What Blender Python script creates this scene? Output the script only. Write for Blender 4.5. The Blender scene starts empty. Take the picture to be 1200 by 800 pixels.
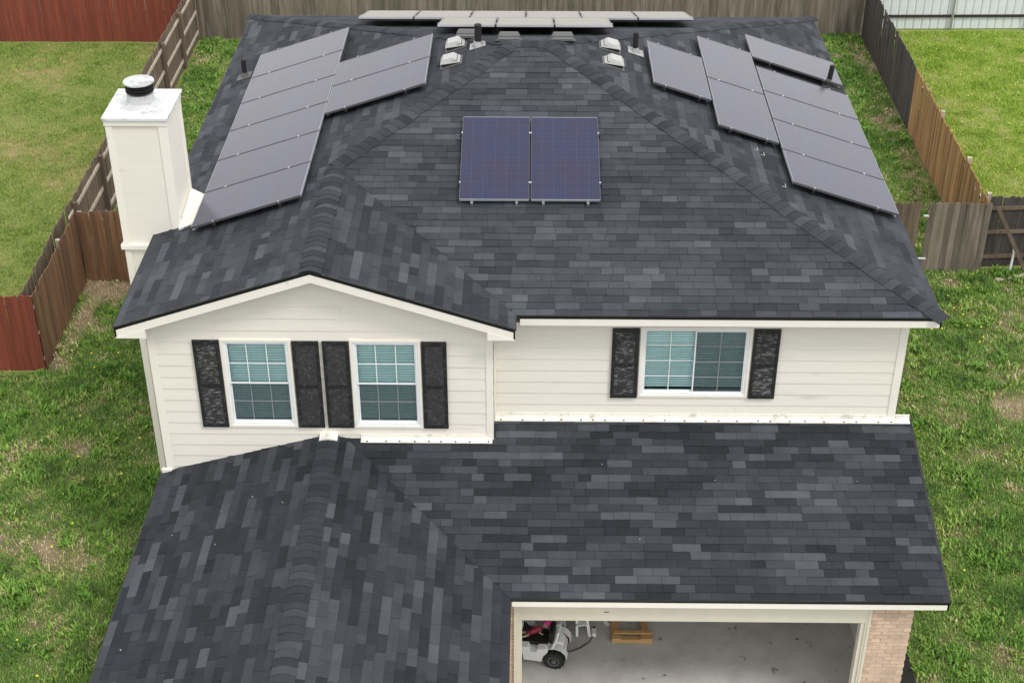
import bpy, math, random
import numpy as np
from mathutils import Vector, Matrix
random.seed(7); rng=np.random.default_rng(7)
S=bpy.context.scene; COL=S.collection
R=math.radians
# ------------------------------------------------------------ camera
F_PX,CX,CY=1747.531,598.942,406.84
cd=bpy.data.cameras.new('camera'); cam=bpy.data.objects.new('camera',cd); COL.objects.link(cam); S.camera=cam
cd.sensor_width=36; cd.lens=F_PX/1200*36; cd.clip_start=.1; cd.clip_end=2000
cd.shift_x=(600-CX)/1200; cd.shift_y=(CY-400)/1200
pi_,ya,ro=R(32.949),R(-.805),R(-.073)
fw=Vector((math.sin(ya)*math.cos(pi_),math.cos(ya)*math.cos(pi_),-math.sin(pi_)))
r=Vector((math.cos(ya),-math.sin(ya),0)); u=r.cross(fw)
r2=r*math.cos(ro)+u*math.sin(ro); u2=-r*math.sin(ro)+u*math.cos(ro)
CAMP=Vector((.409,-18.893,17.297))
M=Matrix((r2,u2,-fw)).transposed().to_4x4(); M.translation=CAMP; cam.matrix_world=M
S.render.resolution_x=1024; S.render.resolution_y=682
S.render.engine='CYCLES'
# ------------------------------------------------------------ light: bright overcast
SUN_EL,SUN_AZ=R(56),R(132)      # azimuth clockwise from +Y
w=bpy.data.worlds.new('World'); S.world=w; w.use_nodes=True
N=w.node_tree.nodes; Lk=w.node_tree.links; N.clear()
out=N.new('ShaderNodeOutputWorld'); bg=N.new('ShaderNodeBackground'); bg.inputs[1].default_value=.125
sky=N.new('ShaderNodeTexSky'); sky.sky_type='NISHITA'; sky.sun_disc=False; sky.sun_elevation=SUN_EL; sky.sun_rotation=SUN_AZ
tc=N.new('ShaderNodeTexCoord'); nz=N.new('ShaderNodeTexNoise'); nz.inputs['Scale'].default_value=2.2; nz.inputs['Detail'].default_value=5
cr=N.new('ShaderNodeValToRGB'); cr.color_ramp.elements[0].position=.3; cr.color_ramp.elements[1].position=.7
cr.color_ramp.elements[0].color=(7.5,7.5,7.6,1); cr.color_ramp.elements[1].color=(10.7,10.6,10.4,1)
mx=N.new('ShaderNodeMix'); mx.data_type='RGBA'; mx.inputs[0].default_value=.92
Lk.new(tc.outputs['Generated'],nz.inputs['Vector']); Lk.new(nz.outputs['Fac'],cr.inputs[0])
Lk.new(sky.outputs[0],mx.inputs[6]); Lk.new(cr.outputs[0],mx.inputs[7]); Lk.new(mx.outputs[2],bg.inputs[0]); Lk.new(bg.outputs[0],out.inputs[0])
sd=bpy.data.lights.new('sun','SUN'); sd.energy=1.5; sd.angle=R(14); sd.color=(1,.96,.9)
so=bpy.data.objects.new('sun',sd); COL.objects.link(so)
sdir=Vector((math.sin(SUN_AZ)*math.cos(SUN_EL),math.cos(SUN_AZ)*math.cos(SUN_EL),math.sin(SUN_EL)))
so.rotation_euler=sdir.to_track_quat('Z','Y').to_euler()
S.view_settings.view_transform='Standard'; S.view_settings.look='None'; S.view_settings.exposure=.38; S.view_settings.gamma=1
S.view_settings.use_curve_mapping=False
# ------------------------------------------------------------ materials
MATS={}
def mat(name,col,rough=.8,var=.12,scale=6,attr=None,ramp=None,bump=0,bscale=40,rand=0,metal=0,ior=None,stain=None,stretch=None,dust=None,vcoord='Object',sheen=0,grain=0):
    """col base; var = fine noise variation; attr='tone' face attribute drives ramp; rand = per-object variation; stain=(col,scale,lo,hi)"""
    m=bpy.data.materials.new(name); m.use_nodes=True; MATS[name]=m
    n=m.node_tree.nodes; l=m.node_tree.links; b=n['Principled BSDF']
    b.inputs['Roughness'].default_value=rough; b.inputs['Metallic'].default_value=metal
    if ior: b.inputs['IOR'].default_value=ior
    if sheen: b.inputs['Sheen Weight'].default_value=sheen; b.inputs['Sheen Roughness'].default_value=.5
    tc=n.new('ShaderNodeTexCoord'); vec=tc.outputs[vcoord]
    if stretch:
        mp=n.new('ShaderNodeMapping'); mp.inputs['Scale'].default_value=stretch; l.new(vec,mp.inputs[0]); vs=mp.outputs[0]
    else: vs=vec
    if rand:
        oi=n.new('ShaderNodeObjectInfo'); ad=n.new('ShaderNodeVectorMath'); ad.operation='ADD'
        sc=n.new('ShaderNodeMath'); sc.operation='MULTIPLY'; sc.inputs[1].default_value=37; l.new(oi.outputs['Random'],sc.inputs[0])
        l.new(vs,ad.inputs[0]); l.new(sc.outputs[0],ad.inputs[1]); vs=ad.outputs[0]
    if attr:
        at=n.new('ShaderNodeAttribute'); at.attribute_name=attr
        cr=n.new('ShaderNodeValToRGB'); e=cr.color_ramp.elements
        e[0].position=ramp[0][0]; e[0].color=(*ramp[0][1],1); e[1].position=ramp[-1][0]; e[1].color=(*ramp[-1][1],1)
        for p,c in ramp[1:-1]: q=e.new(p); q.color=(*c,1)
        l.new(at.outputs['Fac'],cr.inputs[0]); c=cr.outputs[0]
    else:
        rg=n.new('ShaderNodeRGB'); rg.outputs[0].default_value=(*col,1); c=rg.outputs[0]
    def mul(c,fac,lo,hi):
        mr=n.new('ShaderNodeMapRange'); mr.inputs[3].default_value=lo; mr.inputs[4].default_value=hi; l.new(fac,mr.inputs[0])
        hv=n.new('ShaderNodeVectorMath'); hv.operation='SCALE'; l.new(c,hv.inputs[0]); l.new(mr.outputs[0],hv.inputs['Scale']); return hv.outputs[0]
    nz=n.new('ShaderNodeTexNoise'); nz.inputs['Scale'].default_value=scale; nz.inputs['Detail'].default_value=8; nz.inputs['Roughness'].default_value=.65; l.new(vs,nz.inputs['Vector'])
    if var: c=mul(c,nz.outputs['Fac'],1-var*2,1+var*2)
    if grain:
        ng=n.new('ShaderNodeTexNoise'); ng.inputs['Scale'].default_value=34; ng.inputs['Detail'].default_value=5; ng.inputs['Roughness'].default_value=.8; l.new(vs,ng.inputs['Vector']); c=mul(c,ng.outputs['Fac'],1-grain*1.6,1+grain*1.6)
    if rand: c=mul(c,oi.outputs['Random'],1-rand,1+rand)
    if stain:
        for scol,ss,lo,hi in (stain if isinstance(stain,list) else [stain]):
            ns=n.new('ShaderNodeTexNoise'); ns.inputs['Scale'].default_value=ss; ns.inputs['Detail'].default_value=6; ns.inputs['Roughness'].default_value=.6; l.new(vs,ns.inputs['Vector'])
            mr=n.new('ShaderNodeMapRange'); mr.inputs[1].default_value=lo; mr.inputs[2].default_value=hi; l.new(ns.outputs['Fac'],mr.inputs[0])
            mm=n.new('ShaderNodeMix'); mm.data_type='RGBA'; l.new(mr.outputs[0],mm.inputs[0]); l.new(c,mm.inputs[6]); mm.inputs[7].default_value=(*scol,1); c=mm.outputs[2]
    l.new(c,b.inputs['Base Color'])
    if bump:
        nb=n.new('ShaderNodeTexNoise'); nb.inputs['Scale'].default_value=bscale; nb.inputs['Detail'].default_value=4; l.new(vs,nb.inputs['Vector'])
        bp=n.new('ShaderNodeBump'); bp.inputs['Strength'].default_value=1; bp.inputs['Distance'].default_value=bump; l.new(nb.outputs['Fac'],bp.inputs['Height']); l.new(bp.outputs[0],b.inputs['Normal'])
    return m
SH_RAMP=[(0,(.0125,.0142,.0182)),(.35,(.0255,.0282,.0350)),(.65,(.046,.0495,.059)),(1,(.078,.084,.098))]
mat('shingle',(0,0,0),.92,.20,2.6,'tone',SH_RAMP,bump=.005,bscale=120,grain=.22); MATS['shingle'].node_tree.nodes['Principled BSDF'].inputs['Specular IOR Level'].default_value=.25
mat('deck',(.02,.02,.022),.9)
mat('drip_black',(.01,.01,.011),.5,.05)
mat('siding',(.76,.73,.655),.6,.035,3,stretch=(.6,1,4),stain=[((.50,.48,.42),1.6,.62,.95),((.36,.34,.30),9,.70,.95)],bump=.0015,bscale=30)
mat('trim_white',(.80,.775,.70),.55,.03,4,stain=((.42,.40,.35),7,.66,.86))
mat('trim_beige',(.60,.57,.47),.55,.04,4,stain=((.34,.32,.26),5,.66,.9))
mat('flashing_white',(.76,.74,.67),.5,.06,8,stain=((.33,.33,.30),6,.56,.78))
mat('vinyl_white',(.80,.82,.83),.4,.02,6)
mat('shutter_black',(.011,.011,.012),.55,.15,20,stain=((.055,.055,.056),22,.50,.72))
mat('shutter_worn',(.012,.012,.012),.7,.2,20,stretch=(3,3,9),stain=((.16,.16,.16),4,.50,.66))
mat('blind',(.84,.93,.92),.6,.05,5)
mat('room_shade',(.02,.025,.03),.8,0)
mat('brick_pink',(.56,.42,.31),.9,.12,9,rand=.16,stain=((.30,.19,.13),7,.6,.8),bump=.003,bscale=50)
mat('mortar',(.50,.44,.36),.95,.08,14)
mat('concrete',(.50,.49,.465),.75,.14,1.6,stain=[((.36,.35,.335),1.3,.48,.8),((.07,.065,.06),4.5,.635,.71),((.62,.61,.58),2.3,.62,.9)],bump=.002,bscale=25)
mat('drywall',(.55,.55,.52),.9,.05,3)
mat('metal_light',(.55,.56,.57),.35,.06,8,metal=.8)
mat('galv_grey',(.50,.51,.52),.45,.06,8,metal=.15,stain=((.2,.2,.2),6,.55,.75))
mat('galv_dull',(.34,.34,.34),.5,.1,9,stain=((.12,.12,.12),8,.5,.7))
mat('galv_white',(.66,.67,.67),.45,.05,6,stain=[((.40,.40,.39),5,.50,.66),((.30,.20,.13),9,.68,.8)])
mat('vent_white',(.38,.38,.375),.5,.05,8,stain=((.3,.3,.3),6,.6,.8))
mat('vent_grey',(.10,.10,.105),.7,.1,8)
mat('black_metal',(.010,.010,.010),.85,.1,10)
mat('rubber',(.014,.014,.014),.65,.2,14)
mat('toy_white',(.80,.80,.80),.35,.03,5)
mat('pink',(.75,.06,.28),.45,.08,9)
mat('red_pink',(.35,.03,.06),.5,.08,9)
mat('skin_tone',(.55,.38,.28),.6,.05,9)
mat('pine',(.50,.30,.13),.75,.15,4,stretch=(1,6,6),rand=.1)
mat('grey_board',(.42,.45,.46),.5,.06,3)
mat('strip_black',(.008,.008,.008),.95,.3,8)
def woodmat(n,c,st,rand=.22,st2=None):
    s=[(st,1.1,.45,.75)]
    if st2: s.append((st2,.7,.52,.75))
    return mat(n,c,.9,.22,2.2,rand=rand,stretch=(9,9,.9),stain=s,bump=.003,bscale=12)
woodmat('wood_grey',(.17,.145,.112),(.08,.062,.045),.30,(.27,.24,.195))
woodmat('wood_greybrown',(.14,.105,.075),(.065,.045,.032),.25)
woodmat('wood_dark',(.052,.044,.04),(.028,.023,.021),.3,(.09,.08,.07))
woodmat('wood_brown',(.165,.085,.042),(.085,.043,.024),.24,(.23,.14,.08))
woodmat('wood_stain',(.32,.18,.068),(.16,.082,.034),.28,(.42,.27,.13))
woodmat('wood_red',(.20,.046,.024),(.12,.028,.017),.15)
woodmat('wood_rail',(.46,.40,.33),(.28,.235,.19),.15)
mat('metal_fence',(.66,.70,.72),.45,.06,3,stretch=(6,6,.7),stain=((.36,.38,.38),2.5,.62,.85))
mat('rail_dark',(.03,.025,.022),.7,.1)
GR=[(0,(.052,.125,.015)),(.25,(.105,.235,.026)),(.5,(.175,.335,.045)),(.72,(.30,.40,.09)),(.88,(.50,.44,.23)),(1,(.60,.52,.33))]
GRL=[(0,(.11,.20,.02)),(.3,(.19,.30,.036)),(.6,(.28,.36,.07)),(.85,(.44,.40,.14)),(1,(.55,.47,.25))]
GRR=[(0,(.15,.28,.02)),(.3,(.27,.42,.035)),(.6,(.38,.50,.07)),(.85,(.54,.53,.20)),(1,(.66,.58,.36))]
for n_,g_ in (('blade',GR),('blade_left',GRL),('blade_right',GRR)):
    mat(n_,(0,0,0),.75,.05,3,'tone',g_)
def soil(n,gc): mat(n,(0,0,0),.95,.22,3,'dirt',[(0,gc),(.5,(gc[0]*1.4,gc[1]*.95,gc[2]*1.5)),(1,(.24,.18,.115))],bump=.02,bscale=22)
soil('lawn_soil',(.085,.115,.03)); soil('lawn_soil_left',(.16,.19,.05)); soil('lawn_soil_right',(.18,.23,.05))
mat('far_ground',(.10,.105,.07),.95,.25,.8)
mat('dandelion',(.85,.65,.05),.7,.05,5)
# solar glass: cell grid printed under glass; dust-grey film and warm sheen imitate reflected sky
def solar(name,sky_film):
    m=bpy.data.materials.new(name); m.use_nodes=True; MATS[name]=m
    n=m.node_tree.nodes; l=m.node_tree.links; b=n['Principled BSDF']
    tc=n.new('ShaderNodeTexCoord'); sp=n.new('ShaderNodeSeparateXYZ'); l.new(tc.outputs['Object'],sp.inputs[0])
    def line(o,period,wd):
        a=n.new('ShaderNodeMath'); a.operation='PINGPONG'; a.inputs[1].default_value=period/2; l.new(o,a.inputs[0])
        c=n.new('ShaderNodeMath'); c.operation='LESS_THAN'; c.inputs[1].default_value=wd; l.new(a.outputs[0],c.inputs[0]); return c.outputs[0]
    def mixc(f,c1,c2,sc=None):
        mm=n.new('ShaderNodeMix'); mm.data_type='RGBA'
        if sc is not None:
            q=n.new('ShaderNodeMath'); q.operation='MULTIPLY'; q.inputs[1].default_value=sc; l.new(f,q.inputs[0]); f=q.outputs[0]
        l.new(f,mm.inputs[0])
        if isinstance(c1,tuple): mm.inputs[6].default_value=(*c1,1)
        else: l.new(c1,mm.inputs[6])
        mm.inputs[7].default_value=(*c2,1); return mm.outputs[2]
    nz=n.new('ShaderNodeTexNoise'); nz.inputs['Scale'].default_value=1.3; nz.inputs['Detail'].default_value=4; l.new(tc.outputs['Object'],nz.inputs['Vector'])
    mr=n.new('ShaderNodeMapRange'); mr.inputs[1].default_value=.4; mr.inputs[2].default_value=.65; l.new(nz.outputs['Fac'],mr.inputs[0])
    c=mixc(mr.outputs[0],(.006,.013,.056),(.014,.010,.042))
    c=mixc(line(sp.outputs['X'],.039,.0035),c,(.10,.07,.06),.22)
    c=mixc(line(sp.outputs['X'],.19,.004),c,(.07,.10,.17),.2)
    c=mixc(line(sp.outputs['Y'],.19,.004),c,(.07,.10,.17),.2)
    n2=n.new('ShaderNodeTexNoise'); n2.inputs['Scale'].default_value=.9; n2.inputs['Detail'].default_value=6
    oi=n.new('ShaderNodeObjectInfo'); va=n.new('ShaderNodeVectorMath'); va.operation='ADD'; s3=n.new('ShaderNodeMath'); s3.operation='MULTIPLY'; s3.inputs[1].default_value=50
    l.new(oi.outputs['Random'],s3.inputs[0]); l.new(tc.outputs['Object'],va.inputs[0]); l.new(s3.outputs[0],va.inputs[1]); l.new(va.outputs[0],n2.inputs['Vector'])
    m2=n.new('ShaderNodeMapRange'); m2.inputs[1].default_value=.3; m2.inputs[2].default_value=.8; m2.inputs[3].default_value=sky_film*.7; m2.inputs[4].default_value=sky_film*1.2; l.new(n2.outputs['Fac'],m2.inputs[0])
    c=mixc(m2.outputs[0],c,(.35,.33,.36))  # pale grey mixed into the base colour in place of sky reflection
    l.new(c,b.inputs['Base Color']); b.inputs['Roughness'].default_value=.18; b.inputs['IOR'].default_value=1.46
    b.inputs['Sheen Tint'].default_value=(1,.94,.86,1); b.inputs['Sheen Weight'].default_value=.8; b.inputs['Sheen Roughness'].default_value=.30
solar('solar_glass',.006)
mat('panel_frame',(.10,.10,.11),.4,.05,8,metal=.3)
mat('panel_edge',(.36,.37,.40),.4,.05,8,metal=.3)
def glass(name,tint,f0=.10):
    m=bpy.data.materials.new(name); m.use_nodes=True; MATS[name]=m
    n=m.node_tree.nodes; l=m.node_tree.links; n.remove(n['Principled BSDF'])
    t=n.new('ShaderNodeBsdfTransparent'); t.inputs[0].default_value=(*tint,1)
    g=n.new('ShaderNodeBsdfGlossy'); g.inputs['Roughness'].default_value=.03; g.inputs[0].default_value=(.85,1,1,1)
    lw=n.new('ShaderNodeFresnel'); lw.inputs[0].default_value=1.33
    mm=n.new('ShaderNodeMixShader'); l.new(lw.outputs[0],mm.inputs[0]); l.new(t.outputs[0],mm.inputs[1]); l.new(g.outputs[0],mm.inputs[2]); l.new(mm.outputs[0],n['Material Output'].inputs[0])
glass('window_glass',(.925,1,1)); 
m=bpy.data.materials.new('insect_screen'); m.use_nodes=True; MATS['insect_screen']=m
n=m.node_tree.nodes; l=m.node_tree.links; b=n['Principled BSDF']; b.inputs['Base Color'].default_value=(.05,.07,.08,1); b.inputs['Roughness'].default_value=.6; b.inputs['Alpha'].default_value=.27
# ------------------------------------------------------------ mesh helpers
class MB:
    def __init__(s): s.v=[]; s.f=[]; s.t=[]
    def poly(s,pts,t=.5):
        i=len(s.v); s.v+= [tuple(p) for p in pts]; s.f.append(tuple(range(i,i+len(pts)))); s.t.append(t); return s
    def prism(s,top,bot,t=.5):
        """top and bot: matching rings, top counter-clockwise seen from outside"""
        k=len(top); i=len(s.v); s.v+=[tuple(p) for p in top]+[tuple(p) for p in bot]
        s.f.append(tuple(range(i,i+k))); s.f.append(tuple(range(i+2*k-1,i+k-1,-1)))
        for a in range(k): b=(a+1)%k; s.f.append((i+a,i+k+a,i+k+b,i+b))
        s.t+=[t]*(k+2); return s
    def box(s,x0,x1,y0,y1,z0,z1,t=.5):
        return s.prism([(x0,y0,z1),(x1,y0,z1),(x1,y1,z1),(x0,y1,z1)],[(x0,y0,z0),(x1,y0,z0),(x1,y1,z0),(x0,y1,z0)],t)
    def bar(s,a,b,w,h,up=(0,0,1),t=.5):
        a=Vector(a);b=Vector(b);d=(b-a).normalized();sd=d.cross(Vector(up)).normalized();uu=sd.cross(d)
        ring=lambda c:[c-sd*w/2-uu*h/2,c+sd*w/2-uu*h/2,c+sd*w/2+uu*h/2,c-sd*w/2+uu*h/2]
        return s.prism(ring(b),ring(a),t)
    def tube(s,path,rad,k=8,t=.5,cap=True):
        P=[Vector(p) for p in path]; rs=rad if isinstance(rad,(list,tuple)) else [rad]*len(P); i0=len(s.v)
        for j,p in enumerate(P):
            d=(P[min(j+1,len(P)-1)]-P[max(j-1,0)]).normalized()
            a=d.orthogonal().normalized() if j==0 else (a-d*a.dot(d)).normalized()
            c=d.cross(a)
            for q in range(k): th=2*math.pi*q/k; s.v.append(tuple(p+(a*math.cos(th)+c*math.sin(th))*rs[j]))
        for j in range(len(P)-1):
            for q in range(k): q2=(q+1)%k; s.f.append((i0+j*k+q,i0+j*k+q2,i0+(j+1)*k+q2,i0+(j+1)*k+q)); s.t.append(t)
        if cap: s.f.append(tuple(range(i0+k-1,i0-1,-1))); s.f.append(tuple(range(i0+(len(P)-1)*k,i0+len(P)*k))); s.t+=[t,t]
        return s
    def lathe(s,c,prof,k=24,axis='z',t=.5):
        i0=len(s.v); c=Vector(c)
        for r_,h in prof:
            for q in range(k):
                th=2*math.pi*q/k; a,b_=r_*math.cos(th),r_*math.sin(th)
                o={'z':(a,b_,h),'x':(h,a,b_),'y':(b_,h,a)}[axis]; s.v.append(tuple(c+Vector(o)))
        for j in range(len(prof)-1):
            for q in range(k): q2=(q+1)%k; s.f.append((i0+j*k+q,i0+j*k+q2,i0+(j+1)*k+q2,i0+(j+1)*k+q)); s.t.append(t)
        s.f.append(tuple(range(i0+k-1,i0-1,-1))); s.f.append(tuple(range(i0+(len(prof)-1)*k,i0+len(prof)*k))); s.t+=[t,t]
        return s
    def mesh(s,name,m,smooth=False):
        me=bpy.data.meshes.new(name); me.from_pydata(s.v,[],s.f)
        me.materials.append(MATS[m])
        a=me.attributes.new('tone','FLOAT','FACE'); a.data.foreach_set('value',s.t)
        if smooth: me.polygons.foreach_set('use_smooth',[True]*len(me.polygons))
        me.update(); return me
    def build(s,name,m,parent=None,smooth=False,bevel=0):
        o=bpy.data.objects.new(name,s.mesh(name,m,smooth)); COL.objects.link(o)
        if parent: o.parent=parent
        if bevel:
            b=o.modifiers.new('bevel','BEVEL'); b.width=bevel; b.segments=2; b.limit_method='ANGLE'
        return o
def inst(name,me,parent,loc=(0,0,0),rot=(0,0,0),sc=(1,1,1)):
    o=bpy.data.objects.new(name,me); COL.objects.link(o); o.parent=parent; o.location=loc; o.rotation_euler=rot; o.scale=sc; return o
def thing(name,label,cat,loc=(0,0,0),rz=0,group=None):
    o=bpy.data.objects.new(name,None); COL.objects.link(o); o.location=loc; o.rotation_euler=(0,0,rz); o.empty_display_size=.2
    return tag(o,label,cat,group)
def tag(o,label,cat,group=None):
    o['label']=label; o['category']=cat
    if group: o['group']=group
    return o
def struct(o,kind='structure'): o['kind']=kind; return o
def clip(poly,region):
    """Sutherland-Hodgman: poly and region are 2-D lists, region convex counter-clockwise"""
    outp=poly
    for i in range(len(region)):
        a=region[i]; b=region[(i+1)%len(region)]; ex,ey=b[0]-a[0],b[1]-a[1]; inp=outp; outp=[]
        if not inp: return []
        f=lambda p: ex*(p[1]-a[1])-ey*(p[0]-a[0])
        for j in range(len(inp)):
            p,q=inp[j-1],inp[j]; fp,fq=f(p),f(q)
            if (fp>=0)!=(fq>=0): t=fp/(fp-fq); outp.append((p[0]+(q[0]-p[0])*t,p[1]+(q[1]-p[1])*t))
            if fq>=0: outp.append(q)
    o=[]
    for p in outp:
        if not o or (abs(p[0]-o[-1][0])+abs(p[1]-o[-1][1]))>1e-4: o.append(p)
    if len(o)>1 and (abs(o[0][0]-o[-1][0])+abs(o[0][1]-o[-1][1]))<=1e-4: o.pop()
    if len(o)<3: return []
    A=sum(o[i][0]*o[(i+1)%len(o)][1]-o[(i+1)%len(o)][0]*o[i][1] for i in range(len(o)))/2
    return o if A>2e-4 else []
# ------------------------------------------------------------ house dimensions
XL,XR,YG,YB,ZE,ZR=-5.702,6.551,-.394,12.396,5.613,7.522
SS,SF=.327,.316; XC=.208
H=ZR-ZE; HLX=XL+H/SS; HRX=XR-H/SS; HY=H/SF; SB=H/(YB-HY)
XG=(XL+XC)/2; ZG=ZE+SS*(XG-XL); YI=(ZG-ZE)/SF
YJ,ZJ,XJ,XLF,SG=-2.961,2.692,6.435,.163,.253
YW,YGW=.332,-.11; XWR,XWL=6.16,-5.3; XWC=-.15
LR,LZ,LS=-2.698,3.481,.278; LXL=-5.41; YLF=-7.2
GO1,GO2,GOZ,YGAR=.337,5.272,2.135,-2.797; BX=6.012
house=thing('house','two storey house with cream lap siding, black shutters and dark grey shingle roofs','house',(0,0,0))
# ------------------------------------------------------------ roofs
_G=np.random.default_rng(11).random((64,64,8))
def snoise(x,y,z):
    def one(x,y,k):
        xi,yi=math.floor(x),math.floor(y); a,b=x-xi,y-yi; a=a*a*(3-2*a); b=b*b*(3-2*b); g=lambda i,j:_G[i%64,j%64,k]
        return (g(xi,yi)*(1-a)+g(xi+1,yi)*a)*(1-b)+(g(xi,yi+1)*(1-a)+g(xi+1,yi+1)*a)*b
    v=one(x*1.3+50,y*1.3+50,0)*.55+one(x*3.1+50,y*3.1+50,1)*.45
    return min(1,max(0,(v-.5)*1.7+.45))
ALL=[]
EXP=.142
def shingle_plane(roof,O,eu,ew,regions,wmax,u0,u1,contrast=1.,shift=0):
    """regions: convex ccw polygons in (u,w). eu along the eave, ew up the slope"""
    O=Vector(O);eu=Vector(eu).normalized();ew=Vector(ew).normalized();nn=eu.cross(ew).normalized()
    if nn.z<0: nn=-nn
    flip=eu.cross(ew).z<0
    w0=-.02; 
    tone=.4
    while w0<wmax:
        u=u0-random.random()*.5; run=0
        while u<u1:
            wd=random.choice((.2,.26,.33,.33,.40))*random.uniform(.9,1.1)
            if run<=0:
                q=random.random(); run=random.choice((1,1,1,2,2))
                tone=random.uniform(.78,.98) if q<.09 else random.uniform(.52,.75) if q<.30 else random.uniform(.28,.5) if q<.74 else random.uniform(.05,.22)
            run-=1
            tn=min(1,max(0,.42+(tone+random.uniform(-.06,.06)-.42)*contrast+shift))
            hh=.012+random.choice((0,0,.002,.005)); e=EXP
            pc=O+eu*u+ew*w0; fld=snoise(pc.x,pc.y,pc.z)
            tn=min(1,max(0,tn*.84+.20*fld-.02))
            rect=[(u+.002,w0),(u+wd-.002,w0),(u+wd-.002,w0+e),(u+.002,w0+e)]
            for rg in regions:
                pl=clip(rect,rg)
                if not pl: continue
                top=[O+eu*p[0]+ew*p[1]+nn*(hh-(p[1]-w0)/e*.007) for p in pl]
                bot=[O+eu*p[0]+ew*p[1]+nn*(-.004) for p in pl]
                if flip: top.reverse(); bot.reverse()
                c=top[0]; ALL.append(((Vector(c)-CAMP).length,roof,top,bot,tn))
            u+=wd
        w0+=EXP
def ccw(p):
    A=sum(p[i][0]*p[(i+1)%len(p)][1]-p[(i+1)%len(p)][0]*p[i][1] for i in range(len(p)))
    return p if A>0 else p[::-1]
def plane_from(roof,O,eu,up2,slope,plans,u0,u1,wmax,**k):
    """plans: plan polygons in world xy; O at the eave; eu horizontal; up2 horizontal up direction"""
    eu=Vector((*eu,0)); uh=Vector((*up2,0)); ew=(uh+Vector((0,0,slope))).normalized(); kk=math.sqrt(1+slope*slope)
    regs=[ccw([((Vector((x,y,0))-Vector((O[0],O[1],0))).dot(eu),(Vector((x,y,0))-Vector((O[0],O[1],0))).dot(uh)*kk) for x,y in pl]) for pl in plans]
    shingle_plane(roof,O,eu,ew,regs,wmax,u0,u1,**k)
# decks (real slabs below the shingles)
def slab(pts3,th=.05,mb=None):
    mb=mb or MB(); top=[(x,y,z-.006) for x,y,z in pts3]; bot=[(x,y,z-.006-th) for x,y,z in pts3]; return mb.prism(top,bot)
zl=lambda x:ZE+SS*(x-XL); zrr=lambda x:ZE+SS*(XR-x); zf=lambda y:ZE+SF*y; zb=lambda y:ZE+SB*(YB-y)
zgr=lambda x:ZE+SS*(XC-x)
du=MB()
slab([(XL,YG,ZE),(XG,YG,ZG),(XG,YI,ZG),(XL,YI,ZE)],mb=du); slab([(XL,YI,ZE),(XG,YI,ZG),(HLX,HY,ZR),(XL,YB,ZE)],mb=du)
slab([(XG,YG,ZG),(XC,YG,ZE),(XC,0,ZE),(XG,YI,ZG)],mb=du)
slab([(XC,0,ZE),(XR,0,ZE),(HRX,HY,ZR),(HLX,HY,ZR),(XG,YI,ZG)],mb=du)
slab([(XR,0,ZE),(XR,YB,ZE),(HRX,HY,ZR)],mb=du); slab([(XR,YB,ZE),(XL,YB,ZE),(HLX,HY,ZR),(HRX,HY,ZR)],mb=du)
upper_roof=du.build('upper_roof','deck',house)
dl=MB(); zg_=lambda y:ZJ+SG*(y-YJ); lzl=lambda x:LZ-LS*abs(x-LR)
VX=LR+(LZ-zg_(YGW))/LS
slab([(LXL,YLF,lzl(LXL)),(LR,YLF,LZ),(LR,YGW,LZ),(LXL,YGW,lzl(LXL))],mb=dl)
slab([(LR,YLF,LZ),(XLF,YLF,ZJ),(XLF,YJ,ZJ),(VX,YGW,zg_(YGW)),(LR,YGW,LZ)],mb=dl)
slab([(XLF,YJ,ZJ),(XJ,YJ,ZJ),(XJ,YGW,zg_(YGW)),(VX,YGW,zg_(YGW))],mb=dl)
slab([(XWC,YGW,zg_(YGW)),(XJ,YGW,zg_(YGW)),(XJ,YW,zg_(YW)),(XWC,YW,zg_(YW))],mb=dl)
lower_roof=dl.build('lower_roof','deck',house)
kk=math.sqrt(1+SS*SS)
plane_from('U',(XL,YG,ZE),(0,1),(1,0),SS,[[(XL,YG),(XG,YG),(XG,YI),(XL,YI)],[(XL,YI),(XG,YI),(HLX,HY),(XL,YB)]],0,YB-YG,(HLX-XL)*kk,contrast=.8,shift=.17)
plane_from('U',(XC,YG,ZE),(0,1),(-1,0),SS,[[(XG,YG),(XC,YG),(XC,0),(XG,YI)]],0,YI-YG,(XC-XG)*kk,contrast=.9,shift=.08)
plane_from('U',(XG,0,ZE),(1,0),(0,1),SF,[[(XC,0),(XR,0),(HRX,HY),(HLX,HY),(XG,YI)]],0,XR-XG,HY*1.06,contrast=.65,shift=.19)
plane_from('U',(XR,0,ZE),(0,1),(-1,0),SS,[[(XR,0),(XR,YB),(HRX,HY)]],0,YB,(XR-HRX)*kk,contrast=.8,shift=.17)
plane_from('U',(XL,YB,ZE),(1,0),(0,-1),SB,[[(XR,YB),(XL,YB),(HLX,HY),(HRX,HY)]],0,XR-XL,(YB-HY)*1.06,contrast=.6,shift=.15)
kl=math.sqrt(1+LS*LS)
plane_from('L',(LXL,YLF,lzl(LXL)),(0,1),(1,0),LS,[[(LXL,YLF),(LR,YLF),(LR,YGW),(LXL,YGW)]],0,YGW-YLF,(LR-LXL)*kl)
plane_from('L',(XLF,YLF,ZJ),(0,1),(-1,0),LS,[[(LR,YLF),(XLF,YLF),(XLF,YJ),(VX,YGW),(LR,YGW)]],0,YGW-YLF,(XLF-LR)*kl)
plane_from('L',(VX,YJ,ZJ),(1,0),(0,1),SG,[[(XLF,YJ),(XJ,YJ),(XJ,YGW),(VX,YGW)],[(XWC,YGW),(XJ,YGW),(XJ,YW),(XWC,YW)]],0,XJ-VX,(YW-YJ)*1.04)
def area(p): 
    p=[Vector(q) for q in p]; return sum(((p[i]-p[0]).cross(p[i+1]-p[0])).length for i in range(1,len(p)-1))/2
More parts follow.
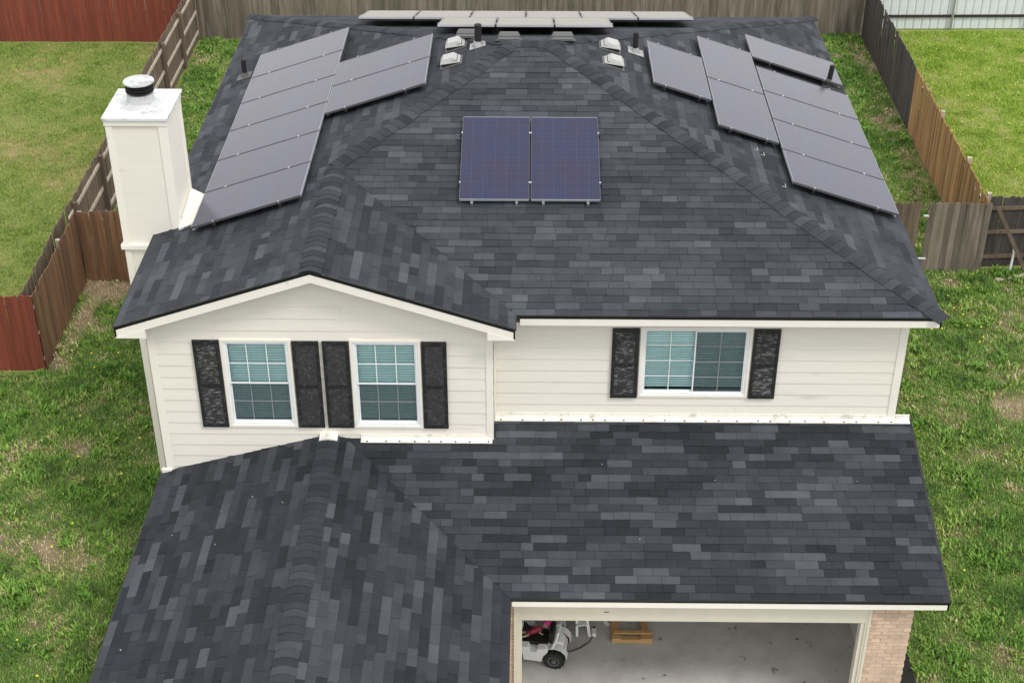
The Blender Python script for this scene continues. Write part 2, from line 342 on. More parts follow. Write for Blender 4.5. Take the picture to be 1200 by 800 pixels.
def inview(c):
    d=M.inverted()@Vector(c); return d.z<0 and abs(d.x/-d.z*F_PX)<600 and -400<(d.y/-d.z*F_PX)<400
ALL.sort(key=lambda a:-(area(a[2])/a[0]**2 if inview(a[2][0]) else 0))
rest={'U':MB(),'L':MB()}; par={'U':upper_roof,'L':lower_roof}
for i,(d,rf,top,bot,tn) in enumerate(ALL):
    if i<300: MB().prism(top,bot,tn).build('shingle','shingle',par[rf])
    else: rest[rf].prism(top,bot,tn)
for k_ in rest: struct(rest[k_].build('shingle','shingle',par[k_]),'stuff')
sp=MB()
for _ in range(13):
    x=random.uniform(-5,6.2)
    if x<LR or random.random()<.4: x=random.uniform(LXL+.2,LR-.3); y=random.uniform(-4.8,-.5); z=lzl(x)
    else: y=random.uniform(YJ+.2,-.5); z=zg_(y) if x>XLF+.2 else None
    if z is None: continue
    rr=random.uniform(.006,.014); sp.lathe((x,y,z+.018),[(rr,-.006),(rr*.8,.004)],6)
struct(sp.build('debris_speck','galv_dull',lower_roof),'stuff')
# ridge and hip caps
def caps(roof,low,high,n1,n2,half=.17,e=.15):
    low=Vector(low);high=Vector(high);d=(high-low).normalized();L_=(high-low).length
    n1=Vector(n1).normalized();n2=Vector(n2).normalized(); s1=d.cross(n1).normalized(); s2=d.cross(n2).normalized()
    if s1.z>0: s1=-s1
    if s2.z>0: s2=-s2
    if s1.dot(s2)>.5: s2=-s2
    up=(n1+n2).normalized(); t=-.05
    while t<L_-.02:
        tn=random.choice((.3,.4,.45,.5,.55,.68))+random.uniform(-.05,.05)
        j=random.uniform(-.012,.012); hw=half*random.uniform(.95,1.05)
        rows=[]
        for tt,hh in ((t,.030+random.uniform(0,.004)),(min(t+e+.03,L_+.02),.024)):
            c=low+d*tt; pts=[c+s1*(hw+j)+n1*(hh-.006),c+s1*hw*.45+n1*(hh+.003),c+up*(hh-.002),c+s2*hw*.45+n2*(hh+.003),c+s2*(hw-j)+n2*(hh-.006)]
            rows.append((pts,[p-up*.012 for p in pts]))
        mb=MB()
        (a,ab),(b,bb)=rows
        for q in range(4):
            mb.poly([a[q],a[q+1],b[q+1],b[q]],tn); mb.poly([ab[q],ab[q+1],a[q+1],a[q]],tn*.8)
        mb.poly([ab[0],a[0],b[0],bb[0]],tn); mb.poly([a[4],ab[4],bb[4],b[4]],tn)
        mb.build('ridge_cap','shingle',roof)
        t+=e
nL=(-SS,0,1);nR=(SS,0,1);nF=(0,-SF,1);nB=(0,SB,1)
caps(upper_roof,(XG,YI-.0,ZG),(HLX,HY,ZR),nL,nF,.15); caps(upper_roof,(XG,YG+.03,ZG),(XG,YI-.05,ZG),nL,nR,.17)
caps(upper_roof,(XR,0,ZE),(HRX,HY,ZR),nR,nF,.15); caps(upper_roof,(XL,YB,ZE),(HLX,HY,ZR),nL,nB,.15,.2); caps(upper_roof,(XR,YB,ZE),(HRX,HY,ZR),nR,nB,.15,.2)
caps(upper_roof,(HLX,HY,ZR),(HRX,HY,ZR),nF,nB,.16)
caps(lower_roof,(LR,YLF+.03,LZ),(LR,YGW-.05,LZ),(-LS,0,1),(LS,0,1),.17)
# fascia, drip edge, soffit
def fascia(roof,a,b,outw,h=.15,th=.025,drip=.03,m='trim_white'):
    a=Vector(a);b=Vector(b);o=Vector(outw).normalized(); up=Vector((0,0,1))
    def strip(z0,z1,t0,t1,mm,nm):
        pa=[a+o*t0+up*z0,b+o*t0+up*z0,b+o*t0+up*z1,a+o*t0+up*z1]; pb=[p+o*(t1-t0) for p in pa]
        return MB().prism(pb,pa).build(nm,mm,roof)
    strip(-.022,.012,-.02,.018,'drip_black','drip_edge'); strip(-.022-h,-.024,-th,0,m,'fascia')
fascia(upper_roof,(XC+.07,0,ZE),(XR,0,ZE),(0,-1,0)); fascia(upper_roof,(XR,0,ZE),(XR,YB,ZE),(1,0,0)); fascia(upper_roof,(XR,YB,ZE),(XL,YB,ZE),(0,1,0))
fascia(upper_roof,(XL,YB,ZE),(XL,YG,ZE),(-1,0,0)); fascia(upper_roof,(XC,YG,ZE),(XC,0,ZE),(1,0,0))
fascia(upper_roof,(XL,YG,ZE),(XG,YG,ZG),(0,-1,0),.17); fascia(upper_roof,(XG,YG,ZG),(XC,YG,ZE),(0,-1,0),.17)
fascia(lower_roof,(XLF+.03,YJ,ZJ),(XJ,YJ,ZJ),(0,-1,0),.13); fascia(lower_roof,(XJ,YJ,ZJ),(XJ,YW,zg_(YW)),(1,0,0),.13)
fascia(lower_roof,(LXL,YLF,lzl(LXL)),(LXL,YGW,lzl(LXL)),(-1,0,0),.13,m='trim_white'); fascia(lower_roof,(XLF,YLF,ZJ),(XLF,YJ,ZJ),(1,0,0),.13)
fascia(lower_roof,(LXL,YLF,lzl(LXL)),(LR,YLF,LZ),(0,-1,0),.15); fascia(lower_roof,(LR,YLF,LZ),(XLF,YLF,ZJ),(0,-1,0),.15)
zs=ZE-.165
sf=MB(); sf.box(XC-.36,XR-.03,.03,YW+.02,zs,zs+.015); sf.box(XWR-.02,XR-.03,YW+.02,YB-.03,zs,zs+.015); sf.box(XL+.03,XWL+.02,YG+.03,YB-.03,zs-.001,zs+.014); sf.box(XWL+.02,XWR-.02,YB-.45,YB-.03,zs,zs+.015)
# sloped rake soffits under the gable overhang
for (xa,za,xb,zb_) in ((XL+.03,ZE,XG,ZG),(XG,ZG,XC-.03,ZE)):
    sf.prism([(xa,YG+.03,za-.15),(xb,YG+.03,zb_-.15),(xb,YGW+.03,zb_-.15),(xa,YGW+.03,za-.15)],[(xa,YG+.03,za-.165),(xb,YG+.03,zb_-.165),(xb,YGW+.03,zb_-.165),(xa,YGW+.03,za-.165)])
sf.box(XWC-.02,XC-.03,YG+.03,YW,zs,zs+.015)
sf.build('soffit','trim_white',upper_roof)
sf=MB(); sf.box(XLF+.05,XJ-.03,YJ+.03,YGAR+.02,2.53,2.545); sf.box(BX-.02,XJ-.03,YGAR+.02,YW+12,2.53,2.545) ; sf.build('soffit','trim_white',lower_roof)
# gable corner boxes (eave returns)
for x0,x1,f_ in ((XL+.002,XWL+.05,zl),(XC-.002,XWC-.05,zgr)):
    pr=[(x0,ZE-.192),(x1,ZE-.192),(x1,f_(x1)-.180),(x0,ZE-.180)]
    if x0>x1: pr=pr[::-1]
    MB().prism([(x,YG-.003,z) for x,z in pr],[(x,YGW,z) for x,z in pr]).build('eave_return','trim_white',upper_roof)
# ------------------------------------------------------------ upper walls with separate lap boards
wb=MB()
wb.box(XWL+.03,XWR-.03,YW+.14,YB-.45,2.6,ZE-.03)
gp=[(XWL+.03,2.6),(XWC-.03,2.6),(XWC-.03,zgr(XWC-.03)-.1),(XG,ZG-.1),(XWL+.03,zl(XWL+.03)-.1)]
wb.prism([(x,YGW+.14,z) for x,z in gp],[(x,YW+.15,z) for x,z in gp])
upper_wall=wb.build('upper_wall','siding',house)
WIN=[(-4.235,-3.165,3.63,5.25),(-2.285,-1.215,3.63,5.25)]; WINR=[(2.115,3.825,3.94,5.24)]
def boards(parent,yf,region,z0,z1,wins,x0,x1,e=.212):
    z=z0; zs_=[]
    while z<z1:
        cuts=[(x0,x1)]
        for wx0,wx1,wz0,wz1 in wins:
            if wz1>z+.001 and wz0<z+e-.001:
                nc=[]
                lo=max(z,wz0); hi=min(z+e,wz1)
                for a,b in cuts:
                    if wx0>=b or wx1<=a: nc.append((a,b)); continue
                    nc+= [(a,wx0),(wx1,b)]
                    # partial boards above and below the window
                cuts=nc
        segs=[[(a,z),(b,z),(b,z+e),(a,z+e)] for a,b in cuts]
        for wx0,wx1,wz0,wz1 in wins:
            if z<wz0<z+e: segs.append([(wx0,z),(wx1,z),(wx1,wz0),(wx0,wz0)])
            if z<wz1<z+e: segs.append([(wx0,wz1),(wx1,wz1),(wx1,z+e),(wx0,z+e)])
        for sg in segs:
            # butt joints between lengths of board
            a,b=sg[0][0],sg[1][0]; parts=[sg]
            if b-a>3.4:
                q=random.uniform(a+1,b-1); parts=[[(a,z),(q-.001,z),(q-.001,z+e),(a,z+e)],[(q+.001,z),(b,z),(b,z+e),(q+.001,z+e)]]
            for pg in parts:
                pl=clip(pg,region)
                if not pl: continue
                f=lambda zz:yf-.016+.010*(zz-z)/e
                MB().prism([(x,f(zz),zz) for x,zz in pl],[(x,yf+.006,zz) for x,zz in pl]).build('siding_board','siding',parent)
        z+=e
zlw=lambda x: lzl(x) if x<VX else zg_(YGW)
gr=ccw([(XWL+.0,lzl(XWL)-.1),(LR,LZ-.1),(VX,zg_(YGW)-.08),(XWC,zg_(YGW)-.08),(XWC,zgr(XWC)-.13),(XG,ZG-.13),(XWL,zl(XWL)-.13)])
# split into convex halves at the ridge
gl=ccw([(XWL,2.4),(XWC,2.4),(XWC,zgr(XWC)-.15),(XG,ZG-.15),(XWL,zl(XWL)-.15)])
boards(upper_wall,YGW,gl,2.43,6.5,WIN,XWL,XWC)
rr_=ccw([(XWC,3.3),(XWR,3.3),(XWR,ZE-.17),(XWC,ZE-.17)])
boards(upper_wall,YW,rr_,3.36,5.5,WINR,XWC,XWR)
# boards of the return wall and the two side walls
for k_ in range(10):
    z=3.3+k_*.212
    if z<ZE-.2:
        zt=min(z+.212,ZE-.17); MB().prism([(XWC+.018,YGW,z),(XWC+.018,YW,z),(XWC+.005,YW,zt),(XWC+.005,YGW,zt)],[(XWC-.01,YGW,z),(XWC-.01,YW,z),(XWC-.01,YW,zt),(XWC-.01,YGW,zt)]).build('siding_board','siding',upper_wall)
for sx,xw in ((-1,XWL),(1,XWR)):
    for k_ in range(14):
        z=2.6+k_*.212; zt=min(z+.212,ZE-.17)
        if zt<=z: continue
        y0=YGW if sx<0 else YW
        MB().prism([(xw+sx*.018,y0,z),(xw+sx*.018,YB-.4,z),(xw+sx*.005,YB-.4,zt),(xw+sx*.005,y0,zt)],[(xw-sx*.04,y0,z),(xw-sx*.04,YB-.4,z),(xw-sx*.04,YB-.4,zt),(xw-sx*.04,y0,zt)]).build('siding_board','siding',upper_wall)
def trimbox(*a,m='trim_white',nm='corner_trim',p=None): return MB().box(*a).build(nm,m,p or upper_wall,bevel=.003)
trimbox(XWL-.022,XWL+.10,YGW-.028,YGW+.02,2.6,zl(XWL)-.16); trimbox(XWC-.085,XWC+.022,YGW-.028,YGW+.02,zg_(YGW)-.05,ZE-.17)
trimbox(XWC+.022,XWC+.05,YW-.10,YW-.022,zg_(YW)-.1,ZE-.17)
trimbox(XWR-.10,XWR+.022,YW-.028,YW+.02,3.36,ZE-.17); trimbox(XWR+.0,XWR+.024,YW+.02,YW+.10,3.3,ZE-.17)
# wall-to-roof flashing with nail heads
def flashing(x0,x1,y,z,h=.10):
    f=MB().prism([(x0,y-.03,z+.005),(x1,y-.03,z+.005),(x1,y-.022,z+h),(x0,y-.022,z+h)],[(x0,y,z+.005),(x1,y,z+.005),(x1,y,z+h),(x0,y,z+h)])
    ap=.11; f.prism([(x0,y-ap,z-SG*ap+.032),(x1,y-ap,z-SG*ap+.032),(x1,y,z+.034),(x0,y,z+.034)],[(x0,y-ap,z-SG*ap+.02),(x1,y-ap,z-SG*ap+.02),(x1,y,z+.02),(x0,y,z+.02)])
    o=f.build('wall_flashing','flashing_white',house)
    n_=MB(); x=x0+.1
    while x<x1-.05:
        yy=y-.09+random.uniform(-.008,.008); zz=z-SG*.09+.034; n_.lathe((x,yy,zz),[(.016,0),(.014,.006),(.006,.009)],8); x+=random.uniform(.18,.36)
    struct(n_.build('nail_head','black_metal',o),'stuff')
flashing(XWC+.03,XJ-.02,YW,zg_(YW)); flashing(-2.20,XWC-.0,YGW,zg_(YGW))
MB().prism([(LR-.14,YGW-.16,LZ+.005),(LR,YGW-.18,LZ+.065),(LR,YGW,LZ+.085),(LR-.14,YGW,LZ+.04)],[(LR-.14,YGW-.16,LZ-.02),(LR,YGW-.18,LZ+.03),(LR,YGW,LZ+.03),(LR-.14,YGW,LZ)]).prism([(LR,YGW-.18,LZ+.065),(LR+.14,YGW-.16,LZ+.005),(LR+.14,YGW,LZ+.04),(LR,YGW,LZ+.085)],[(LR,YGW-.18,LZ+.03),(LR+.14,YGW-.16,LZ-.02),(LR+.14,YGW,LZ),(LR,YGW,LZ+.03)]).build('ridge_flashing','flashing_white',house)
MB().box(XWL-.10,XWL+.06,YGW-.06,YGW+.0,lzl(XWL)-.03,lzl(XWL)+.05).build('kickout_flashing','flashing_white',house)
# ------------------------------------------------------------ windows and shutters
def window(yf,x0,x1,z0,z1,slider,label):
    W=bpy.data.objects.new('window',None); COL.objects.link(W); W.parent=house; W.location=((x0+x1)/2,yf,z0); W['label']=label
    w2=(x1-x0)/2; h=z1-z0
    def frame(nm,a,b,c,d,y0,y1,t,m='vinyl_white',bt=None):
        bt=bt or t
        f=MB(); f.box(a,a+t,y0,y1,c,d); f.box(b-t,b,y0,y1,c,d); f.box(a+t,b-t,y0+.001,y1-.001,d-t,d-.0005); f.box(a+t,b-t,y0+.001,y1-.001,c+.0005,c+bt)
        return f.build(nm,m,W,bevel=.002)
    frame('casing',-w2,w2,0,h,-.034,.02,.045,'trim_white')
    frame('frame',-w2+.045,w2-.045,.045,h-.045,-.020,.10,.035)
    MB().box(-w2+.05,w2-.05,.135,.138,.05,h-.05).build('room_shade_panel','room_shade',W)  # flat dark sheet, its colour painted as the unlit room behind the blind
    a,b,c,d=-w2+.08,w2-.08,.08,h-.08
    def sash(a,b,c,d,y,nx,nz_,screen,bright):
        frame('sash',a,b,c,d,y-.012,y+.018,.022)
        MB().box(a+.02,b-.02,y+.002,y+.006,c+.02,d-.02).build('pane','window_glass',W)
        mt=MB()
        for i in range(1,nx): xx=a+(b-a)*i/nx; mt.box(xx-.0065,xx+.0065,y-.007,y+.001,c+.02,d-.02)
        for i in range(1,nz_): zz=c+(d-c)*i/nz_; mt.box(a+.02,b-.02,y-.0065,y+.0005,zz-.0065,zz+.0065)
        mt.build('muntin','vinyl_white',W)
        if screen: MB().box(a+.022,b-.022,y-.0135,y-.0125,c+.022,d-.022).build('insect_screen','insect_screen',W)
    if slider:
        mid=(a+b)/2
        sash(a,mid+.015,c,d,.035,2,4,False,True); sash(mid-.015,b,c,d,.004,2,4,True,False)
    else:
        mid=(c+d)/2
        sash(a,b,mid-.012,d,.012,3,2,False,True); sash(a,b,c,mid+.012,.045,3,2,True,False)
    bl=MB(); z=c+.08 if slider else c+.06
    while z<d:
        ty=.085; bl.prism([(a+.01,ty-.014,z-.016),(b-.01,ty-.014,z-.016),(b-.01,ty+.014,z+.003),(a+.01,ty+.014,z+.003)],[(a+.01,ty-.014,z-.018),(b-.01,ty-.014,z-.018),(b-.01,ty+.014,z+.001),(a+.01,ty+.014,z+.001)]); z+=.046
    bo=bl.build('blind','blind',W); bo['kind']='stuff'
    return W
window(YGW,*WIN[0],False,'left double-hung window of the gable wall'); window(YGW,*WIN[1],False,'right double-hung window of the gable wall'); window(YW,*WINR[0],True,'wide sliding window of the right wall')
def shutter(yf,x0,x1,z0,z1,worn,label):
    m='shutter_worn' if worn else 'shutter_black'
    t=.05; f=MB(); y0,y1=yf-.052,yf-.022
    f.box(x0,x0+t,y0,y1,z0,z1); f.box(x1-t,x1,y0,y1,z0,z1)
    zm=z0+(z1-z0)*.49
    for a,b in ((z0,z0+.07),(zm-.035,zm+.035),(z1-.07,z1)): f.box(x0+t,x1-t,y0+.001,y1,a+.0005,b-.0005)
    o=f.build('shutter','shutter_black',house,bevel=.003); o['label']=label
    for a,b in ((z0+.07,zm-.035),(zm+.035,z1-.07)):
        k=int((b-a)/.035)
        lv=MB()
        for i in range(k):
            zz=a+(b-a)*(i+.5)/k; lv.prism([(x0+t,y0+.008,zz-.019),(x1-t,y0+.008,zz-.019),(x1-t,y0+.020,zz+.016),(x0+t,y0+.020,zz+.016)],[(x0+t,y1-.002,zz-.019),(x1-t,y1-.002,zz-.019),(x1-t,y1-.002,zz+.016),(x0+t,y1-.002,zz+.016)])
        lv.build('louver_panel',m,o)
shutter(YGW,-4.645,-4.245,3.64,5.24,1,'weathered, scratched shutter at the far left of the gable wall')
shutter(YGW,-3.15,-2.745,3.64,5.23,0,'black shutter right of the left gable window'); shutter(YGW,-2.695,-2.295,3.64,5.23,0,'black shutter left of the right gable window'); shutter(YGW,-1.205,-.825,3.64,5.23,0,'black shutter at the right end of the gable wall')
shutter(YW,1.685,2.10,3.935,5.215,1,'worn shutter left of the sliding window'); shutter(YW,3.84,4.245,3.935,5.215,1,'worn shutter right of the sliding window')
# ------------------------------------------------------------ ground floor: walls, garage
lw=MB()
T=.14
lw.box(-5.2,-5.2+T,YLF+.4,YB-.45,0,2.62); lw.box(BX-.2,BX-.02,YGAR+.2,YB-.45,0,2.62); lw.box(-5.2+T,BX-.2,YB-.45-T,YB-.451,0,2.62)
lw.box(-5.2+T,.0,YLF+.4,YLF+.4+T,0,2.62); lw.box(-.1,.04,YLF+.4+T,YGAR,0,2.62)
gg=[(-5.2,2.6),(0.0,2.6),(LR,LZ-.12)]; lw.prism([(x,YLF+.4,z) for x,z in gg],[(x,YLF+.5,z) for x,z in gg])
lower_wall=lw.build('lower_wall','mortar',house)
# brick piers either side of the garage opening
bl_,bh,bd=.194,.062,.09
def brickwall(x0,x1,y,face,z1,seed):
    """face 0: looks to -Y, spanning x0..x1;"""
    random.seed(seed); z=.02; c=0
    while z<z1-.02:
        x=x0-(bl_+.01)/2*(c%2)
        while x<x1-.012:
            a=max(x,x0); b=min(x+bl_,x1)
            if b-a>.03: 
                o=random.uniform(-.003,.003)
                MB().box(a,b,y+o,y+bd,z,min(z+bh,z1)).build('brick','brick_pink',lower_wall)
            x+=bl_+.010
        z+=bh+.010; c+=1
MB().box(5.40,BX-.006,YGAR+.008,YGAR+.2,0,2.56).build('pier_core','mortar',lower_wall); MB().box(.045,.20,YGAR+.008,YGAR+.15,0,2.56).build('pier_core','mortar',lower_wall)
brickwall(5.395,BX,YGAR,0,2.55,3); brickwall(.045,.215,YGAR,0,2.55,4)
random.seed(99)
MB().box(.205,5.40,YGAR+.03,YGAR+.16,GOZ+.20,2.56).build('header_beam','trim_beige',house)
MB().box(.245,5.395,YGAR-.012,YGAR+.03,GOZ,2.50).build('garage_header','trim_beige',house,bevel=.004)
for a,b,c,e_ in ((.215,.262,-.03,.1),(.262,.337,.0,.14),(5.272,5.33,.0,.14),(5.33,5.36,-.022,.1),(5.36,5.40,-.034,.1)):
    MB().box(a,b,YGAR+c,YGAR+e_,0,GOZ if .25<a<5.3 else 2.50).build('door_jamb','trim_beige',house,bevel=.004)
MB().box(1.53,1.60,YGAR-.016,YGAR-.011,GOZ+.17,GOZ+.182).build('header_badge','rail_dark',house)
fl=MB().box(.045,BX-.2,YGAR-1.,3.2,.0,.035).build('garage_floor','concrete',house)
sl=MB().box(.3,5.6,-9,YGAR-1.,-.01,.03).build('driveway','concrete'); struct(sl)
gi=MB().box(.045,.10,YGAR+.15,3.2,.035,2.5).box(BX-.26,BX-.20,YGAR+.2,3.2,.035,2.5).box(.10,BX-.26,3.14,3.2,.035,2.5).box(.10,BX-.26,YGAR+.165,3.14,2.45,2.5)
gi.build('garage_lining','drywall',house)
# door tracks
for x in (.30,5.34): MB().bar((x,YGAR+.18,.04),(x,YGAR+.18,2.0),.05,.03,(0,1,0)).build('door_track','metal_light',house)
# ------------------------------------------------------------ chimney
CX0,CX1,CY0,CY1=-6.215,-5.265,2.41,3.48; CT=7.70
chim=MB().box(CX0+.01,CX1-.01,CY0+.01,CY1-.01,0,CT-.05).build('chimney','siding',house)
cz0=5.46
for nm,bx in (('corner_trim',(CX0-.005,CX0+.10,CY0-.01,CY0+.08,cz0,CT-.06)),('corner_trim',(CX1-.13,CX1+.008,CY0-.01,CY0+.08,cz0,CT-.06)),('corner_trim',(CX1-.10,CX1+.0085,CY1-.09,CY1+.01,cz0,CT-.06)),('corner_trim',(CX0-.005,CX0+.10,CY1-.09,CY1+.01,cz0,CT-.06)),
              ('corner_trim',(CX0-.005,CX0+.10,CY0-.01,CY0+.08,0,5.33)),('band_trim',(CX0-.05,CX1+.03,CY0-.045,CY0+.05,5.37,5.45)),('band_trim',(CX0-.045,CX0+.05,CY0+.05,CY1+.02,5.371,5.449)),('top_trim',(CX0-.02,CX1+.02,CY0-.025,CY1+.02,CT-.14,CT-.055))):
    MB().box(*bx).build(nm,'trim_white',chim,bevel=.003)
MB().box(CX0-.04,CX1+.045,CY0-.05,CY1+.04,CT-.05,CT).build('chimney_cap','galv_white',chim,bevel=.006)
fc=(-5.74,2.93,CT)
MB().lathe(fc,[(.31,0),(.30,.012),(.245,.05),(.225,.06),(.215,.13),(.215,.19),(.20,.195)],32).build('flue_collar','galv_grey',chim)
MB().lathe(fc,[(.165,.18),(.165,.34),(.18,.34),(.15,.38)],28).build('flue_louver','black_metal',chim)
for z_ in (.225,.27,.315): MB().lathe(fc,[(.21,z_),(.225,z_+.006),(.21,z_+.012)],28).build('louver_ring','black_metal',chim)
MB().lathe(fc,[(.19,.36),(.243,.368),(.24,.388),(.13,.405),(.02,.412)],32).build('flue_lid','galv_grey',chim,smooth=False)
# saddle flashing at the roof
zr_=lambda x:zl(x)+.03
MB().prism([(CX1+.0,CY0-.10,zr_(CX1)+.015),(-4.98,CY0-.02,zr_(-4.98)),(-5.02,CY1-.1,zr_(-5.02)),(CX1,CY1-.02,zr_(CX1)+.16)],[(CX1,CY0-.10,zr_(CX1)-.03),(-4.98,CY0-.02,zr_(-4.98)-.03),(-5.02,CY1-.1,zr_(-5.02)-.03),(CX1,CY1-.02,zr_(CX1)-.03)]).build('saddle_flashing','flashing_white',chim)
# ------------------------------------------------------------ roof vents and pipes (parts of the house)
def frame_on(pl,x,y,rz=0):
    """matrix whose z is the plane normal, y upslope"""
    n_,up,z=(Vector(nL),Vector((1,0,SS)),zl(x)) if pl=='L' else (Vector(nR),Vector((-1,0,SS)),zrr(x)) if pl=='R' else (Vector(nF),Vector((0,1,SF)),zf(y)) if pl=='F' else (Vector(nB),Vector((0,-1,SB)),zb(y))
    n_.normalize(); up.normalize(); xx=up.cross(n_); mm=Matrix((xx,up,n_)).transposed().to_4x4(); mm.translation=(x,y,z); return mm
def part_empty(name,mm,label=None):
    o=bpy.data.objects.new(name,None); COL.objects.link(o); o.parent=house; o.matrix_world=mm
    if label: o['label']=label
    return o
def boxvent(pl,x,y,m='vent_white',w=.165,nm='roof_vent'):
    e=part_empty(nm,frame_on(pl,x,y))
    MB().box(-w-.03,w+.03,-.21,.20,.010,.022).build('vent_base','vent_grey',e)
    MB().box(-w+.015,w-.015,-.165,.13,.022,.085).build('vent_louver','black_metal',e)
    h=MB(); h.prism([(-w+.04,-.12,.15),(w-.04,-.12,.15),(w-.04,.07,.145),(-w+.04,.07,.145)],[(-w,-.19,.086),(w,-.19,.086),(w,.17,.030),(-w,.17,.030)]); h.build('vent_hood',m,e,bevel=.008)
for a in (('L',-.93,6.72),('L',-.98,5.98),('R',1.83,6.72),('R',1.86,5.98)): boxvent(*a)
for a in ((.02,6.42),(.98,6.42),(-.75,7.0)): boxvent('B',*a,m='vent_grey',w=.2)
def pipe(pl,x,y,r_,h,m='black_metal',fl='vent_grey',lean=0):
    e=part_empty('vent_pipe',frame_on(pl,x,y)); 
    MB().box(-.15,.15,-.15,.15,.018,.026).build('pipe_flashing',fl,e)
    inv=e.matrix_world.to_3x3().inverted(); d=inv@Vector((lean,0,1))
    MB().tube([(0,0,0),tuple(d*.10)],[r_*1.7,r_*1.15],12).build('pipe_boot',fl,e)
    MB().tube([(0,0,0),tuple(d*h)],r_,12).build('pipe','black_metal',e)
pipe('L',-.53,6.42,.065,.40,fl='galv_dull'); pipe('R',2.32,6.9,.05,.38,fl='galv_dull'); pipe('L',-5.22,8.62,.05,.36); pipe('R',6.22,8.42,.05,.42,lean=.12)
for x,y in ((4.35,4.02),(4.57,2.99),(4.25,4.15)):
    e_=part_empty('sealant_mark',frame_on('R',x,y)); MB().box(-.06,.06,-.006,.006,.02,.024).build('mark','vent_white',e_); MB().box(-.066,-.054,.006,.07,.02,.024).build('mark','vent_white',e_)
# ------------------------------------------------------------ solar panels
def panel_kit(wx,wy,key,cache={}):
    if key in cache: return cache[key]
    x,y=wx/2,wy/2; t=.008
    f=MB(); z0,z1=-.035,.003
    f.box(-x,-x+t,-y,y,z0,z1); f2=MB(); f2.box(x-t,x,-y,y,z0,z1); fe=MB(); fe.box(-x+t,x-t,-y,-y+t,z0+.0005,z1+.001); fe2=MB(); fe2.box(-x+t,x-t,y-t,y,z0+.0005,z1+.001)
    g=MB().box(-x+t,x-t,-y+t,y-t,-.006,0.)
    bk=MB().box(-x+t,x-t,-y+t,y-t,-.012,-.007)
    rl=MB().box(-x-.03,x+.03,-.02,.02,-.075,-.036)
    ft=MB().box(-.02,.02,-.06,-.02,-.14,-.04).box(-.02,.02,-.10,.02,-.148,-.140)
    cl=MB().box(-.012,.012,-.014,.014,-.02,.010)
    cache[key]=[q.mesh(n_,m_) for q,n_,m_ in ((f,'panel_frame','panel_frame'),(f2,'panel_frame','panel_frame'),(fe,'panel_edge','panel_edge'),(fe2,'panel_edge','panel_edge'),(g,'cell_sheet','solar_glass'),(bk,'back_sheet','black_metal'),(rl,'rail','black_metal'),(ft,'mounting_foot','metal_light'),(cl,'clamp','metal_light'))]
    return cache[key]
def panel(pl,x0,x1,y0,y1,label,group,gap=.022,h=.15):
    """plan rectangle of the panel on slope pl"""
    cx,cy=(x0+x1)/2,(y0+y1)/2
    s={'L':SS,'R':SS,'F':SF,'B':SB}[pl]; k=math.sqrt(1+s*s)
    if pl in 'LR': wx,wy=(y1-y0)-gap,(x1-x0)*k-gap     # local x is along the eave
    else: wx,wy=(x1-x0)-gap,(y1-y0)*k-gap
    mm=frame_on(pl,cx,cy); n_=mm.to_3x3()@Vector((0,0,1)); mm.translation=Vector((cx,cy,mm.translation.z))+Vector((0,0,h*k))
    o=bpy.data.objects.new('solar_panel',None); COL.objects.link(o); o.matrix_world=mm; tag(o,label,'solar panel',group)
    f,f2,fe,fe2,g,bk,rl,ft,cl=panel_kit(wx,wy,(round(wx,3),round(wy,3)))
    inst('frame_edge',fe,o); inst('frame_edge',fe2,o)
    inst('panel_frame',f,o); inst('panel_frame',f2,o); inst('cell_sheet',g,o); inst('back_sheet',bk,o)
    for yy in (-wy*.3,wy*.3): inst('rail',rl,o,(0,yy,0)); 
    for xx in (-wx*.32,wx*.32): inst('mounting_foot',ft,o,(xx,-wy/2+.02,0))
    for xx in (-wx/2,wx/2): inst('clamp',cl,o,(xx,-wy*.3,0)); inst('clamp',cl,o,(xx,wy*.3,0))
    return o
ords=['frontmost','second','third','fourth','fifth','rearmost']
gl_='solar panels on the left roof slope'
for i in range(6): panel('L',-4.98,-3.172,1.95+1.208*i,1.95+1.208*(i+1),f'{ords[i]} solar panel in the left slope column of six beside the chimney' if i<1 else f'{ords[i]} solar panel counted from the chimney in the left column of six',gl_)
panel('L',-3.172,-1.39,5.03,6.23,'front solar panel of the pair right of the left column of six',gl_); panel('L',-3.172,-1.39,6.23,7.36,'rear solar panel of the pair right of the left column of six',gl_)
gf='solar panels on the front roof slope'
panel('F',-.72,.415,2.17,4.04,'left dark blue solar panel of the pair on the front slope',gf,h=.11); panel('F',.415,1.545,2.17,4.04,'right dark blue solar panel of the pair on the front slope',gf,h=.11)
grr='solar panels on the right roof slope'
panel('R',2.55,3.585,5.35,7.32,'single upright solar panel highest up the right slope, nearest the ridge',grr)
panel('R',3.60,4.66,4.36,6.43,'front upright solar panel of the two-panel column on the right slope',grr); panel('R',3.60,4.66,6.43,8.45,'rear upright solar panel of the two-panel column on the right slope',grr)
for i,(a,b) in enumerate(((2.93,4.18),(4.18,5.42),(5.42,6.66),(6.66,7.82))): panel('R',4.68,6.49,a,b,f"{['frontmost','second from front','third from front','rearmost'][i]} solar panel in the right edge column of four",grr)
panel('R',4.67,6.48,8.26,9.46,'separate rear solar panel behind the vent pipe gap on the right edge',grr)
gb='solar panels on the rear roof slope'
for i in range(3): panel('B',-1.33+1.09*i,-1.33+1.09*(i+1),7.42,9.36,f"{['left','middle','right'][i]} panel of the three nearest the ridge on the rear slope",gb,h=.20)
for i in range(6): panel('B',-3.02+1.11*i,-3.02+1.11*(i+1),9.38,11.32,f"{['leftmost','second','third','fourth','fifth','rightmost'][i]} panel from left in the far row of the rear slope",gb,h=.20)
